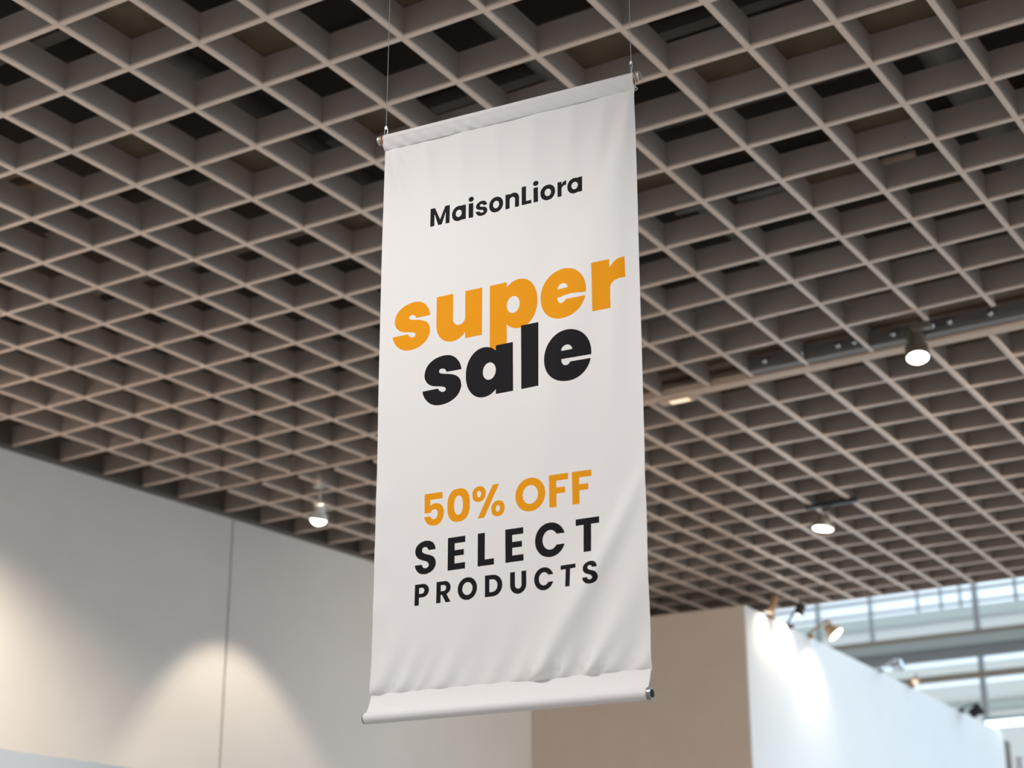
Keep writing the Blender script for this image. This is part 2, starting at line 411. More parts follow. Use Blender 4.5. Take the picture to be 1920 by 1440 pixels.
# ------------------------------------------------------------------ lamps
def housing_prof(L, R0, R1):
    return [(-0.012, R0 * 0.35), (0.0, R0 * 0.8), (0.012, R0), (L * 0.55, R0 * 1.01), (L * 0.62, R1 * 0.97), (L * 0.97, R1), (L, R1 * 0.98), (L, R1 * 0.9), (L * 0.88, R1 * 0.86)]
def spotlight(name, label, top, lens, axis, L, R0, R1, mbody, mlens, power, cone=50, blend=0.5, color=(1, .86, .70), mount='box', group=None, mstem=None, bulge=0.0, spill=0, soft=.05, beam=None, alen=.07):
    """top: fixing point; lens: centre of the glass; axis: direction the lamp points"""
    top = Vector(top); lens = Vector(lens); axis = Vector(axis).normalized()
    root = thing(name, label, 'spotlight', top, group)
    back = lens - axis * L
    ms = mstem or mbody
    if mount == 'box':
        m = MB(); m.box(top + Vector((0, 0, -0.022)), U * alen, W_ * 0.03, Vector((0, 0, 0.023))); m.build('adapter', ms, root)
    else:
        m = MB(); m.box(top + Vector((0, 0, -0.01)), pdir * 0.03, bdir * 0.075, Vector((0, 0, 0.022))); m.build('clamp', ms, root)
    joint = back + axis * L * 0.35
    side = axis.cross(Vector((0, 0, 1)))
    side = side.normalized() if side.length > 1e-3 else U.copy()
    m = MB()
    kn = joint + Vector((0, 0, R0 + 0.045))
    if mount == 'box': m.tube([top + Vector((0, 0, -0.03)), Vector((top.x, top.y, kn.z + 0.0)), kn], 0.011, 10)
    else: m.tube([top, top + Vector((0, 0, 0.03)), kn + (top - kn) * 0.3 + Vector((0, 0, .01)), kn], 0.013, 10)
    m.build('stem', ms, root, smooth=True)
    m = MB()
    m.tube([joint + side * (R0 + .008), joint + side * (R0 + .010) + Vector((0, 0, R0 * .8)), kn, joint - side * (R0 + .010) + Vector((0, 0, R0 * .8)), joint - side * (R0 + .008)], 0.006, 8)
    m.build('yoke', ms, root, smooth=True)
    m = MB(); m.lathe(back, axis, housing_prof(L, R0, R1), 32); m.build('housing', mbody, root, smooth=True)
    m = MB(); m.lathe(lens - axis * 0.012, axis, [(0, R1 * 0.90), (0.008, R1 * 0.90), (0.012 + bulge * .6, R1 * 0.72), (0.014 + bulge, R1 * 0.3)], 32); m.build('lens', mlens, root, smooth=True)
    if power:
        ld = bpy.data.lights.new('lamp_beam', 'SPOT'); ld.energy = power; ld.color = color
        ld.spot_size = math.radians(cone); ld.spot_blend = blend; ld.shadow_soft_size = soft
        lo = bpy.data.objects.new('lamp_beam', ld); COL.objects.link(lo)
        lo.parent = root
        lo.matrix_local = Matrix.Translation(lens + axis * 0.02 + (Vector(beam).normalized() * (bulge + .07) if beam else axis * bulge * 1.3) - top) @ (Vector(beam) if beam else axis).to_track_quat('-Z', 'Y').to_matrix().to_4x4()
        if spill:
            l2 = ld.copy(); l2.energy = spill; l2.spot_size = math.radians(cone + 24); l2.spot_blend = 0.3
            o2 = bpy.data.objects.new('lamp_spill', l2); COL.objects.link(o2); o2.parent = root; o2.matrix_local = lo.matrix_local
    return root

DOWN = Vector((0, 0, -1))
def on_plane_depth(px, py, P):
    """point on the view ray at the same forward depth as P"""
    v = rt * ((px - 960) / FPX) - up * ((py - 720) / FPX) + fw
    k = (Vector(P) - Vector((0, 0, CAM_Z))).dot(fw)
    return v * k + Vector((0, 0, CAM_Z))
# big lamp under the beam at right
t1 = seg_on(1727, 612, CEIL)
spotlight('track_spotlight', 'large bronze spotlight hanging from the pale beam at right, glowing white', t1 + Vector((0, 0, 0.02)),
          on_plane_depth(1721, 671, t1), Vector((-0.05, -0.30, -0.95)), 0.25, 0.060, 0.090, M_lampbody, M_lens, 60, 70, 0.6, bulge=0.02)
# spotlight left of the banner, aimed at the tall wall
t2 = seg_on(601, 905, CEIL)
spotlight('track_spotlight', 'silver spotlight left of the banner aimed at the tall pale wall', t2,
          on_plane_depth(597, 975, t2), wn * 0.22 + wdir * 0.06 + Vector((0, 0, -0.95)), 0.15, 0.055, 0.088, M_lampwhite, M_lens, 122, 72, 0.48, mstem=M_lampwhite, spill=75, bulge=.05, beam=wn * 0.40 + wdir * 0.12 + Vector((0, 0, -0.91)))
# spotlight right of the banner low in the lattice
t3 = seg_on(1558, 940, CEIL)
spotlight('track_spotlight', 'small dark spotlight right of the banner under the far lattice', t3,
          on_plane_depth(1543, 992, t3), Vector((-0.15, -0.05, -0.98)), 0.14, 0.06, 0.112, M_lampbody, M_lens, 60, 60, 0.6, mstem=M_lampdark, alen=.27)
# lamp tucked beside the beam next to the banner
t4 = seg_on(1272, 748, CEIL)
root = thing('recessed_lamp', 'warm recessed lamp glowing under the pale beam next to the banner', 'recessed lamp', t4 + Vector((0, 0, -0.012)))
m = MB(); m.box(t4 + Vector((0, 0, -0.022)) - W_ * 0.03, U * 0.15, W_ * 0.055, Vector((0, 0, 0.01))); m.build('frame', M_beam, root)
m = MB(); m.box(t4 + Vector((0, 0, -0.034)) - W_ * 0.03 + U * 0.03, U * 0.085, W_ * 0.035, Vector((0, 0, 0.002))); m.build('diffuser', M_lens_soft, root)

# lamp left of the frame that washes the same wall
for kk, (along, out, lab) in enumerate(((-2.6, 1.45, 'silver spotlight left of the frame aimed at the tall pale wall'),)):
    tp = WL0 + wdir * along - wn * out; tp.z = CEIL
    spotlight('track_spotlight', lab, tp, tp + wn * .05 + Vector((0, 0, -.32)), wn * 0.44 + wdir * 0.45 + Vector((0, 0, -0.80)), 0.15, 0.055, 0.088, M_lampwhite, M_lens, 1000, 90, 0.6)
# wash behind the bright cone (second lamp further out on the same run)
tp = WL0 + wdir * 2.75 - wn * 0.62; tp.z = CEIL - 0.0
# arm lamps along the top edge of the white partition
def arm(label, along, lens_px, axis, mbody, mlens, power, R0=.05, R1=.09, L=.14, cone=80, blend=.5, name='arm_spotlight', mstem=None, beam=None, soft=.05):
    tp = PC + pdir * along - bdir * 0.01; tp.z = ZB + 0.01
    root_p = tp + bdir * 0.48
    ln = on_plane_depth(*lens_px, root_p)
    return spotlight(name, label, tp, ln, axis, L, R0, R1, mbody, mlens, power, cone, blend, (1, .84, .66), 'clamp', mstem=mstem, beam=beam, soft=soft)
towall = (-bdir * 0.55 + Vector((0, 0, -0.84)))
arm('bronze arm spotlight at the corner end of the white partition, seen from behind', 0.75, (1442, 1149), rt * -.42 - up * .85 - fw * .25, M_lampwarm, M_lens_soft, 36, .04, .055, .22, 120, 1.0, soft=.14)
arm('black arm spotlight second from the corner on the white partition', 1.35, (1497, 1152), -bdir * .5 + Vector((0, 0, -.86)), M_lampdark, M_lens, 36, .045, .055, .13, 116, 1.0, soft=.14)
arm('bronze arm spotlight with bright round face over the white partition', 2.05, (1568, 1190), rt * .58 - up * .60 - fw * .50, M_lampwarm, M_lens, 36, .07, .108, .17, 112, .9, soft=.14, beam=-bdir * .5 + pdir * .05 + Vector((0, 0, -.85)))
arm('chrome arm spotlight in the middle of the white partition', 4.75, (1692, 1246), Vector((0.7, -0.4, 0.2)), M_chrome, M_chrome, 0, .06, .085, .14)
arm('small bronze arm spotlight after the chrome one on the white partition', 6.1, (1716, 1279), Vector((-0.4, -0.4, -0.4)), M_lampwarm, M_lens_soft, 0, .035, .05, .10)
arm('dark arm spotlight near the far end of the white partition', 8.6, (1840, 1326), Vector((0.6, -0.3, 0.4)), M_lampdark, M_lampdark, 0, .075, .10, .2)

# ------------------------------------------------------------------ glazed hall front on the right
YF = 8.6
def FP(X, z): return G(X, YF, z)
# z of a pixel row at px 1733 on that plane
def row(y):
    v = rt * ((1733 - 960) / FPX) - up * ((y - 720) / FPX) + fw
    k = YF * S / v.dot(W_); return (v * k).z + CAM_Z
def colX(px, y=1180):
    v = rt * ((px - 960) / FPX) - up * ((y - 720) / FPX) + fw
    k = YF * S / v.dot(W_); return (v * k).dot(U) / S
M_glass_frost = bpy.data.materials.new('frosted_panel'); M_glass_frost.use_nodes = True
def frosted(name, col, tr=0.75):
    m_ = bpy.data.materials.new(name); m_.use_nodes = True; t = m_.node_tree
    t.nodes.clear(); o_ = t.nodes.new('ShaderNodeOutputMaterial'); mx = t.nodes.new('ShaderNodeMixShader')
    d_ = t.nodes.new('ShaderNodeBsdfDiffuse'); tl = t.nodes.new('ShaderNodeBsdfTranslucent')
    d_.inputs[0].default_value = (*col, 1); tl.inputs[0].default_value = (*col, 1); mx.inputs[0].default_value = tr
    t.links.new(d_.outputs[0], mx.inputs[1]); t.links.new(tl.outputs[0], mx.inputs[2]); t.links.new(mx.outputs[0], o_.inputs[0])
    return m_
M_pan_a = frosted('panel_grey', (0.84, 0.87, 0.84)); M_pan_b = frosted('panel_pale', (0.98, 0.98, 0.95))
M_mull = mat('mullion', (0.62, 0.70, 0.74), 0.5)
M_gird = mat('girder', (0.42, 0.37, 0.32), 0.6); M_gird2 = mat('girder_teal', (0.62, 0.76, 0.80), 0.5); M_gird3 = mat('girder_slate', (0.36, 0.42, 0.46), 0.5)
XL, XR = -3.9, 2.2
def band(y0, y1, m_, name, lab, cat, off=0.0, thick=0.25, stru=True):
    z1, z0 = row(y0), row(y1)
    mm = MB(); a = FP(XL, 0) - W_ * off; b = FP(XR, 0) - W_ * off
    mm.bar(a, b, thick, z0, z1)
    o = mm.build(name, m_)
    if stru: struct(o, lab, cat)
    else: tag(o, lab, cat)
    return o
band(1147, 1171, M_pan_a, 'window_1', 'upper grey-blue translucent band of the glazed hall front', 'window', thick=.06)
band(1171, 1196, M_pan_b, 'window_2', 'pale translucent band above the first brown girder', 'window', thick=.06)
band(1196, 1210, M_pan_a, 'window_3', 'grey translucent band right above the first brown girder', 'window', thick=.06)
band(1252, 1283, M_pan_b, 'window_4', 'pale translucent band between slate girder and thin brown girder', 'window', thick=.06)
band(1292, 1325, M_pan_b, 'window_5', 'pale translucent band below the thin brown girder', 'window', thick=.06)
band(1325, 1344, M_pan_a, 'window_6', 'grey translucent band behind the tube light', 'window', thick=.06)
band(1344, 1460, M_pan_b, 'window_7', 'lowest pale translucent band of the glazed hall front', 'window', thick=.06)
band(1207, 1217, M_gird, 'girder', 'upper brown girder across the glazed hall front', 'girder', .8, .3, False)
band(1217, 1234, M_gird2, 'girder', 'pale teal girder under the upper brown girder', 'girder', .9, .3, False)
band(1234, 1253, M_gird3, 'girder', 'slate grey girder under the pale teal one', 'girder', .8, .3, False)
band(1283, 1292, M_gird, 'girder', 'lower thin brown girder across the glazed hall front', 'girder', .8, .3, False)
band(1121, 1125, M_mull, 'glazing_rail', 'thin horizontal rail across the bright top glazing', 'rail', .42, .12, False)
band(1145, 1148, M_mull, 'glazing_rail', 'horizontal rail under the bright top glazing', 'rail', .42, .12, False)
for px, yy, wd in ((1541, 1170, .16), (1640, 1170, .12), (1836, 1150, .2), (1725, 1120, .07), (1768, 1112, .07), (1806, 1128, .07), (1910, 1120, .1), (1975, 1150, .2), (2100, 1150, .2), (1450, 1150, .16)):
    Xc = colX(px, yy)
    lo = row(1460) if wd > .1 else row(1150)
    mm = MB(); c = FP(Xc, 0) - W_ * 0.2
    wd *= 0.32; mm.bar(c - U * wd, c + U * wd, 0.15, lo, row(1060))
    tag(mm.build('mullion', M_mull), 'upright grey-blue mullion of the glazed hall front', 'mullion', 'upright mullions of the hall front')
# tube light close to the end of the partition
pz = PD + pdir * 2.2; 
c = on_plane_depth(1887, 1350, pz)
root = thing('tube_light', 'bright white tube light beyond the far end of the white partition', 'tube light', c)
mm = MB(); mm.box(c + Vector((0, 0, .03)), U * 0.36, W_ * 0.09, Vector((0, 0, .04))); mm.build('housing', M_gird2, root)
mm = MB(); mm.box(c - Vector((0, 0, .05)) - W_ * .02, U * 0.33, W_ * 0.07, Vector((0, 0, .05))); mm.build('diffuser', M_tube, root)

# ------------------------------------------------------------------ hanging banner
BO = Vector((-0.489058, 5.980035, CAM_Z + 3.184217))       # top left of the sheet
BE = Vector((0.893160, -0.449740, 0)); BN = Vector((-0.449740, -0.893160, 0)); BZ = Vector((0, 0, 1))
def BP(s, z, n=0.0): return BO + BE * (s * .001) + BZ * (z * .001) + BN * (n * .001)
WID, ZT, ZBOT = 1047.0, -34.0, -2141.0
def gs(x, c, w): return math.exp(-((x - c) / w) ** 2)
random.seed(11)
puck = []
for k in range(12):
    s0 = 25 + k * 90 + random.uniform(-26, 26)
    puck.append((s0, random.uniform(5, 12) * (1.25 if s0 > 620 or s0 < 160 else .6), random.uniform(17, 34), random.uniform(.30, .55), random.uniform(90, 210)))
topf = [(1035, 7.5, 15, -0.23, 620), (1040, 6, 12, -0.10, 420), (930, 4, 24, -0.12, 480), (800, 3.5, 26, -0.08, 420), (640, 3.5, 30, -0.04, 400), (480, 3, 26, 0.03, 360), (330, 3.5, 24, 0.06, 380), (180, 4, 20, 0.14, 420), (25, 6, 14, 0.26, 420), (40, 4, 12, 0.45, 260)]
def disp(s, z):
    hb = z - ZBOT; ht = ZT - z
    n = 0.0
    for s0, A, w, sl, ln in puck:
        c = s0 + sl * hb; ww = w + hb * 0.16
        n += 2.3 * A * gs(s, c, ww) * math.exp(-hb / ln) * (1 - math.exp(-hb / 14.0))
    for s0, A, w, sl, ln in topf:
        c = s0 + sl * ht; ww = w + ht * 0.085
        n += 2.6 * A * gs(s, c, ww) * math.exp(-ht / ln) * (1 - math.exp(-ht / 30.0))
    # long soft diagonals low right and a vertical swell at two thirds
    n += 9 * gs(s - (1010 - 0.62 * (-1560 - z)), 0, 42) * gs(z, -1850, 260)
    n += 7 * gs(s - (1080 - 0.55 * (-1400 - z)), 0, 34) * gs(z, -1640, 220)
    n += 7 * gs(s - (830 - 0.38 * (-1700 - z)), 0, 46) * gs(z, -1930, 190)
    n += 8 * gs(s - (790 + 0.18 * (z + 700)), 0, 70) * gs(z, -900, 520)
    n += 6 * gs(s - (965 + 0.06 * (z + 600)), 0, 45) * gs(z, -800, 520)
    n += 3.5 * gs(s, 30, 34) * gs(z, -1450, 60) + 3 * gs(s, 22, 28) * gs(z, -1650, 45) + 4 * gs(s, 30, 34) * gs(z, -1840, 50)
    n += 5 * math.sin(s / 1047 * math.pi) * math.sin((z - ZT) / (ZBOT - ZT) * math.pi)
    n += 1.1 * math.sin(s * .021 + z * .0042) * math.sin(z * .0065 + 1.3)
    return n
def edge_s(s, z):
    """side edges pull in slightly under the hems"""
    return s + (3.0 * math.sin((z + 300) * 0.0042) * gs(s, 0, 60) * .5) - 4.0 * gs(s, WID, 80) * math.sin((z - ZT) / (ZBOT - ZT) * math.pi)

S_SUPER = [(217.1,117.3),(214.7,128.4),(210.2,142.3),(202.6,154.5),(193.5,165.1),(184.5,172.2),(175.5,177.0),(167.5,180.0),(159.0,181.5),(148.4,182.5),(136.5,182.2),(123.2,180.3),(109.6,176.9),(97.0,171.5),(85.8,164.5),(76.7,156.1),(69.7,146.3),(65.0,134.3),(62.7,122.3),(62.7,113.1),(64.6,105.1),(67.9,97.7),(72.5,91.0),(78.2,84.8),(84.8,79.5),(91.8,75.5),(99.9,72.3),(110.3,69.7),(120.9,67.6),(130.6,65.8),(138.9,64.1),(145.0,61.9),(149.4,59.4),(152.2,56.0),(153.4,52.5),(153.2,49.7),(151.7,47.3),(148.8,45.1),(145.2,43.7),(141.7,43.5),(137.8,44.2),(133.2,46.1),(128.8,48.6),(125.6,51.9),(123.3,55.2),(121.8,57.9),(121.1,59.8),(54.6,59.3),(55.9,52.4),(58.6,43.2),(63.3,33.9),(69.6,24.5),(77.5,15.9),(86.4,8.5),(95.6,3.2),(104.5,-0.6),(111.6,-3.0),(119.5,-4.3),(130.6,-4.9),(143.2,-4.4),(156.5,-2.4),(169.8,1.1),(182.1,6.5),(193.2,13.5),(202.1,22.0),(209.1,31.4),(213.5,41.8),(216.1,50.8),(217.0,54.4),(216.6,57.7),(215.7,65.8),(213.7,74.8),(210.1,82.3),(205.2,88.9),(199.0,94.3),(191.7,98.9),(183.0,102.8),(173.8,105.9),(165.0,107.9),(155.9,109.8),(144.8,112.1),(134.9,114.5),(129.6,116.9),(126.7,119.4),(125.1,122.0),(124.8,124.8),(125.7,127.8),(127.7,130.4),(130.5,132.0),(133.9,132.9),(137.4,133.0),(141.1,132.4),(145.2,130.9),(148.9,128.7),(151.6,125.8),(153.5,122.8),(154.9,119.5),(155.7,117.0)]
S_MAISON = [(448.4,40.1),(447.9,42.3),(447.1,45.1),(445.9,47.8),(444.5,50.5),(442.6,53.0),(440.5,55.2),(438.4,56.6),(436.0,57.7),(433.5,58.3),(430.8,58.8),(427.6,59.3),(424.3,59.4),(421.1,59.0),(417.8,58.0),(414.5,56.6),(411.3,54.7),(408.2,52.4),(405.5,49.9),(403.7,47.1),(402.6,44.2),(401.8,41.7),(401.6,39.3),(402.1,36.6),(403.0,33.9),(404.2,31.5),(405.9,29.4),(408.1,27.6),(410.8,26.1),(413.9,25.0),(417.3,24.1),(421.3,23.2),(425.1,22.4),(428.0,21.7),(430.3,20.8),(432.0,19.2),(433.0,17.4),(433.3,15.8),(433.0,14.3),(432.4,12.9),(431.3,11.8),(429.7,11.1),(427.8,10.8),(425.5,10.9),(423.2,11.4),(420.9,12.3),(419.0,13.5),(417.8,14.9),(417.0,16.2),(416.4,17.4),(416.0,18.3),(399.8,18.4),(400.7,15.8),(402.1,12.5),(404.1,9.4),(406.4,6.5),(408.9,3.8),(411.6,1.5),(414.4,0.0),(417.4,-1.0),(420.6,-1.7),(423.9,-1.9),(427.7,-1.8),(431.7,-1.3),(435.7,-0.3),(439.4,1.1),(442.6,3.1),(445.2,5.6),(447.2,8.6),(448.5,11.8),(449.1,14.9),(449.1,18.0),(448.5,21.1),(447.4,24.1),(445.8,26.8),(443.9,29.0),(441.8,30.6),(439.3,31.7),(436.3,32.8),(432.8,33.7),(428.8,34.5),(425.1,35.3),(422.5,36.1),(420.5,37.0),(418.9,38.4),(417.9,39.8),(417.6,41.3),(417.9,42.7),(418.7,44.2),(420.1,45.4),(422.1,46.1),(424.4,46.4),(426.4,46.1),(428.3,45.5),(429.8,44.4),(431.2,42.9),(432.4,41.0),(433.1,39.3)]
S_CAP = [(250.7,83.4),(249.8,88.4),(248.3,94.6),(246.1,99.7),(243.2,104.2),(239.5,108.3),(235.3,111.7),(230.9,114.1),(226.3,115.8),(221.4,116.9),(216.3,117.5),(210.8,118.0),(205.1,117.8),(199.0,116.7),(192.9,114.8),(187.1,112.6),(181.8,109.7),(177.0,105.4),(173.0,100.7),(170.4,96.0),(168.7,91.2),(167.9,86.3),(167.8,81.3),(168.7,76.0),(170.2,71.0),(172.3,67.0),(174.9,63.5),(178.0,59.9),(181.7,56.7),(185.9,54.0),(190.7,51.6),(196.2,49.5),(201.9,47.6),(207.8,45.6),(213.1,43.6),(216.9,41.3),(219.8,38.8),(221.9,35.9),(223.2,33.0),(223.8,30.4),(223.5,28.0),(222.5,25.6),(220.6,23.4),(217.8,21.4),(214.6,20.1),(211.2,19.6),(207.9,19.9),(205.0,20.6),(202.3,22.0),(200.1,24.4),(198.4,27.4),(197.1,30.8),(196.4,33.6),(167.4,33.7),(168.1,29.6),(169.5,24.3),(171.7,19.4),(174.7,14.7),(178.1,10.3),(182.1,6.5),(186.5,3.3),(191.6,0.9),(197.6,-0.8),(203.9,-1.8),(209.9,-2.0),(216.0,-1.4),(222.7,0.2),(229.2,2.6),(235.6,6.0),(241.3,10.1),(245.6,15.0),(248.8,20.1),(250.9,24.8),(252.0,29.6),(252.1,35.1),(251.3,40.6),(249.9,45.5),(247.9,49.9),(245.1,54.0),(241.7,57.6),(237.4,60.6),(232.7,63.1),(227.8,65.1),(222.7,66.8),(217.0,68.5),(211.5,70.1),(207.2,71.7),(203.7,73.5),(200.5,75.7),(198.0,78.2),(196.5,80.9),(195.9,83.9),(196.2,87.5),(197.2,90.8),(199.1,93.1),(201.6,94.7),(204.5,95.5),(207.7,95.5),(211.2,95.0),(214.5,93.7),(217.3,91.4),(219.5,88.6),(220.9,85.4),(221.5,82.9)]
FIVE = [(203.1,116.0),(275.5,115.5),(275.8,92.1),(226.8,92.4),(227.2,71.0),(229.9,73.1),(233.8,75.4),(238.0,76.8),(242.7,77.6),(248.2,77.6),(253.9,77.1),(259.2,76.0),(264.0,74.2),(268.2,71.6),(271.9,68.1),(275.3,64.0),(278.1,59.2),(280.2,54.2),(281.6,48.7),(282.0,42.7),(281.7,36.6),(281.0,30.6),(279.6,24.7),(277.6,18.9),(274.8,13.3),(270.8,7.9),(266.1,3.3),(260.7,0.2),(255.0,-1.8),(249.5,-2.9),(243.9,-3.1),(238.3,-2.7),(232.8,-1.7),(227.6,0.0),(222.7,2.3),(217.9,5.3),(213.6,9.0),(209.8,13.9),(206.7,19.0),(204.7,23.5),(203.2,27.5),(202.3,30.7),(201.8,32.7),(227.2,32.3),(228.7,29.7),(230.7,26.5),(232.5,24.2),(234.6,22.5),(237.3,21.3),(240.2,20.7),(243.5,20.7),(246.9,21.4),(250.2,23.1),(253.0,25.7),(254.9,29.4),(256.2,33.8),(256.8,38.4),(256.6,42.8),(255.8,46.8),(254.3,50.2),(252.2,52.7),(249.8,54.3),(247.1,55.2),(244.2,55.6),(240.8,55.8),(237.5,55.4),(234.7,54.2),(232.5,52.6),(231.2,50.7),(230.3,48.8),(229.4,46.6),(228.7,45.0),(203.5,45.2)]

def sell(cx, cy, rx, ry, n=2.0, a0=0, a1=360, N=44):
    out = []
    full = abs(a1 - a0) >= 360
    NN = N if full else max(8, int(N * abs(a1 - a0) / 360) + 1)
    for k in range(NN if full else NN + 1):
        a = math.radians(a0 + (a1 - a0) * k / NN); c, s_ = math.cos(a), math.sin(a)
        out.append((cx + rx * math.copysign(abs(c) ** (2 / n), c), cy + ry * math.copysign(abs(s_) ** (2 / n), s_)))
    return out
def R(x0, y0, x1, y1): return [(x0, y0), (x1, y0), (x1, y1), (x0, y1)]
comps = []        # (material index, outer, holes)
def put(mi, base, outer, holes=(), slope=0.0, s0=0.0):
    def t(P): return [(x, y + base + slope * (x - s0)) for x, y in P]
    comps.append((mi, t(outer), [t(h) for h in holes]))
K, O = 1, 2
# first line
def mz(outer, holes=()): put(K, -406.8, outer, holes, .0133, 211)
mz([(211, 0), (211, 74), (230.4, 74), (252.3, 22.5), (272.3, 74), (292, 74), (292, 0), (275, 0), (275, 49), (259.9, 0), (244.7, 0), (228.8, 49), (228.8, 0)])
mz(sell(331, 29, 29.3, 31, 2.1), [sell(331, 29, 12.8, 14.6)]); mz(R(343.4, 0, 361, 59))
for a, b, c in ((372.3, 391, 382.2), (640.2, 658, 649.4)):
    mz(R(a, 0, b, 59)); mz(sell(c, 75.6, 10.6, 10.3))
put(K, -403.6, S_MAISON)
for c in (486.1, 696.4): mz(sell(c, 29.3, 29.3, 31, 2.1), [sell(c, 29.3, 12.6, 14.8)])
mz(R(524.8, 0, 542, 59))
mz([(563.9, 0), (581.2, 0), (581.2, 36)] + sell(557, 36, 24.2, 24.5, 2.1, 0, 180)[1:] + [(532.8, 30), (542, 30)] + sell(553, 33, 11, 11.3, 2, 180, 0)[0:] )
mz([(591.9, 0), (591.9, 74), (610.2, 74), (610.2, 13.4), (631.8, 13.4), (631.8, 0)])
mz(R(735.5, 0, 752.3, 59))
mz([(751, 50), (752.3, 47), (757, 54.2), (763, 57.9), (771.5, 59.6), (771.5, 41.4), (765, 41), (758, 39), (753.8, 34.5), (752.3, 28), (751, 26)])
mz(sell(805, 29.3, 29.3, 31, 2.1), [sell(805, 29.3, 12.7, 14.6)]); mz(R(818.2, 0, 835.2, 59.3))
# large orange word
def su(outer, holes=()): put(O, -880, outer, holes, .0132, 361)
put(O, -879.5, S_SUPER)
su([(243, 184), (311.7, 184), (311.7, 83)] + sell(336.5, 83, 24.9, 26, 2, 180, 360) + [(361.4, 184), (430.7, 184), (430.3, 0), (361.4, 0), (361.4, 25)] + sell(309.5, 72, 66.5, 75, 2.05, -38, -180)[1:])
su(R(461.5, -90, 530.9, 184))
su(sell(580, 91.5, 72.6, 95, 2.1), [sell(556.7, 91.5, 25.8, 32.5)] + [])
ecomp = lambda dx, b: None
def E_big(mi, base, dx):
    slot = [(733.7 + dx, 79.6), (860 + dx, 79.6), (860 + dx, 66.2), (766.6 + dx, 66.2)] + [(762 + dx, 59.5), (756 + dx, 55.8), (749 + dx, 54.8), (742 + dx, 57.5), (736.5 + dx, 64), (734 + dx, 71.5)]
    put(mi, base, sell(755.4 + dx, 91.5, 90.5, 95, 2.08, N=64), [sell(754.5 + dx, 110.6, 20.7, 19.5, 2, 0, 180), slot], .0132, 361)
E_big(O, -880, 0)
su(R(867, 0, 936.5, 184))
su([(934, 155), (936.6, 152), (945, 163), (956, 173), (970, 180.5), (984, 183.8), (994.4, 184.6), (994.4, 107), (975, 106.5), (955, 101), (942, 91), (937.4, 78), (937, 60), (934, 50)])
# large black word
put(K, -879.5 - 235.2, [(x + 131.8, y) for x, y in S_SUPER])
def sa(outer, holes=()): put(K, -1113.5, outer, holes, .0132, 570)
sa(sell(438.3, 91.5, 72.6, 95, 2.1), [sell(460.3, 91.5, 26, 32.5)]); sa(R(486.5, 0, 555.3, 184))
sa(R(587.4, 0, 655.8, 240.6))
E_big(K, -1116.2, 13.6)
# offer line
put(O, -1560, FIVE)
put(O, -1501.4, sell(340, 0, 44.7, 60.2, 2.5), [sell(339.8, 0, 17.4, 34.6, 2.3)])
put(O, -1473, sell(421, 0, 26.8, 28.2, 2.2), [sell(421, 0, 7.9, 11.8, 2.2)])
put(O, -1534.3, sell(495.6, 0, 26.2, 28.2, 2.2), [sell(495.2, 0, 7.9, 11.8, 2.2)])
put(O, -1560.5, [(415.9, 0), (441.7, 0), (500.3, 114), (475.3, 114)])
put(O, -1501.8, sell(620.2, 0, 56.9, 59.6, 2.05), [sell(620.6, 0, 29.4, 33.4)])
for x0, x1, x2, x3 in ((691.6, 718.7, 763.5, 751.8), (777.4, 803.8, 849.3, 837.2)):
    put(O, -1558.5, [(x0, 0), (x0, 114.5), (x2, 114.5), (x2, 92), (x1, 92), (x1, 68), (x3, 68), (x3, 46.8), (x1, 46.8), (x1, 0)])
# select line
def se(outer, holes=()): put(K, -1731.6, outer, holes, .0075, 335)
put(K, -1731.7, S_CAP)
for x0, x1, x2, x3 in ((299.3, 326.7, 368.3, 363.1), (523.6, 550.3, 592.8, 587.5)):
    se([(x0, 0), (x0, 116.4), (x2, 116.4), (x2, 94), (x1, 94), (x1, 69.6), (x3, 69.6), (x3, 49), (x1, 49), (x1, 22.6), (x2, 22.6), (x2, 0)])
se([(417.2, 0), (417.2, 116.4), (445, 116.4), (445, 22), (480.1, 22), (480.1, 0)])
put(K, -1669.8, sell(693, 0, 56.3, 60, 2.05), [sell(693, 0, 28.1, 34), R(700, -19.2, 770, 18)])
se([(788, 116.6), (875, 116.6), (875, 94.3), (845.2, 94.3), (845.2, 0), (817.2, 0), (817.2, 94.3), (788, 94.3)])
# products line
def pr_(outer, holes=()): put(K, -1842.4, outer, holes, .0047, 180)
pr_(R(170.4, 0, 187.7, 75.2)); 
pr_([(180, 27.4), (202, 27.4)] + sell(202, 51.3, 24.8, 23.9, 2, -90, 90)[1:] + [(180, 75.2)], [[(187.8, 41), (199, 41)] + sell(199, 51.3, 9, 10.3, 2, -90, 90)[1:] + [(187.8, 61.6)]])
pr_(R(256, 0, 273.3, 75.2))
pr_([(265, 27.6), (288, 27.6)] + sell(288, 51.3, 24.4, 23.9, 2, -90, 90)[1:] + [(265, 75.2)], [[(273.5, 41), (285, 41)] + sell(285, 51.3, 9.2, 10.3, 2, -90, 90)[1:] + [(273.5, 61.6)]])
pr_([(275, 34), (279, 26), (293.1, 0), (312.7, 0), (296.6, 28.5), (290, 36)])
pr_(sell(378, 38.2, 37.9, 39.5, 2.05), [sell(378.3, 38.2, 19.8, 22.3)])
pr_([(445.9, 0), (474, 0)] + sell(474, 37.6, 37.7, 37.6, 2.1, -90, 90)[1:] + [(445.9, 75.2)], [[(463, 15.8), (473, 15.8)] + sell(473, 37.6, 20.2, 21.8, 2.1, -90, 90)[1:] + [(463, 59.4)]])
pr_([(541, 75.4), (541, 29.5)] + sell(571.6, 29.5, 30.7, 31, 2, 180, 360)[1:] + [(602.3, 75.4), (584, 75.4), (584, 29.5)] + sell(571.7, 29.5, 12.2, 13, 2, 0, -180)[1:] + [(559.5, 75.4)])
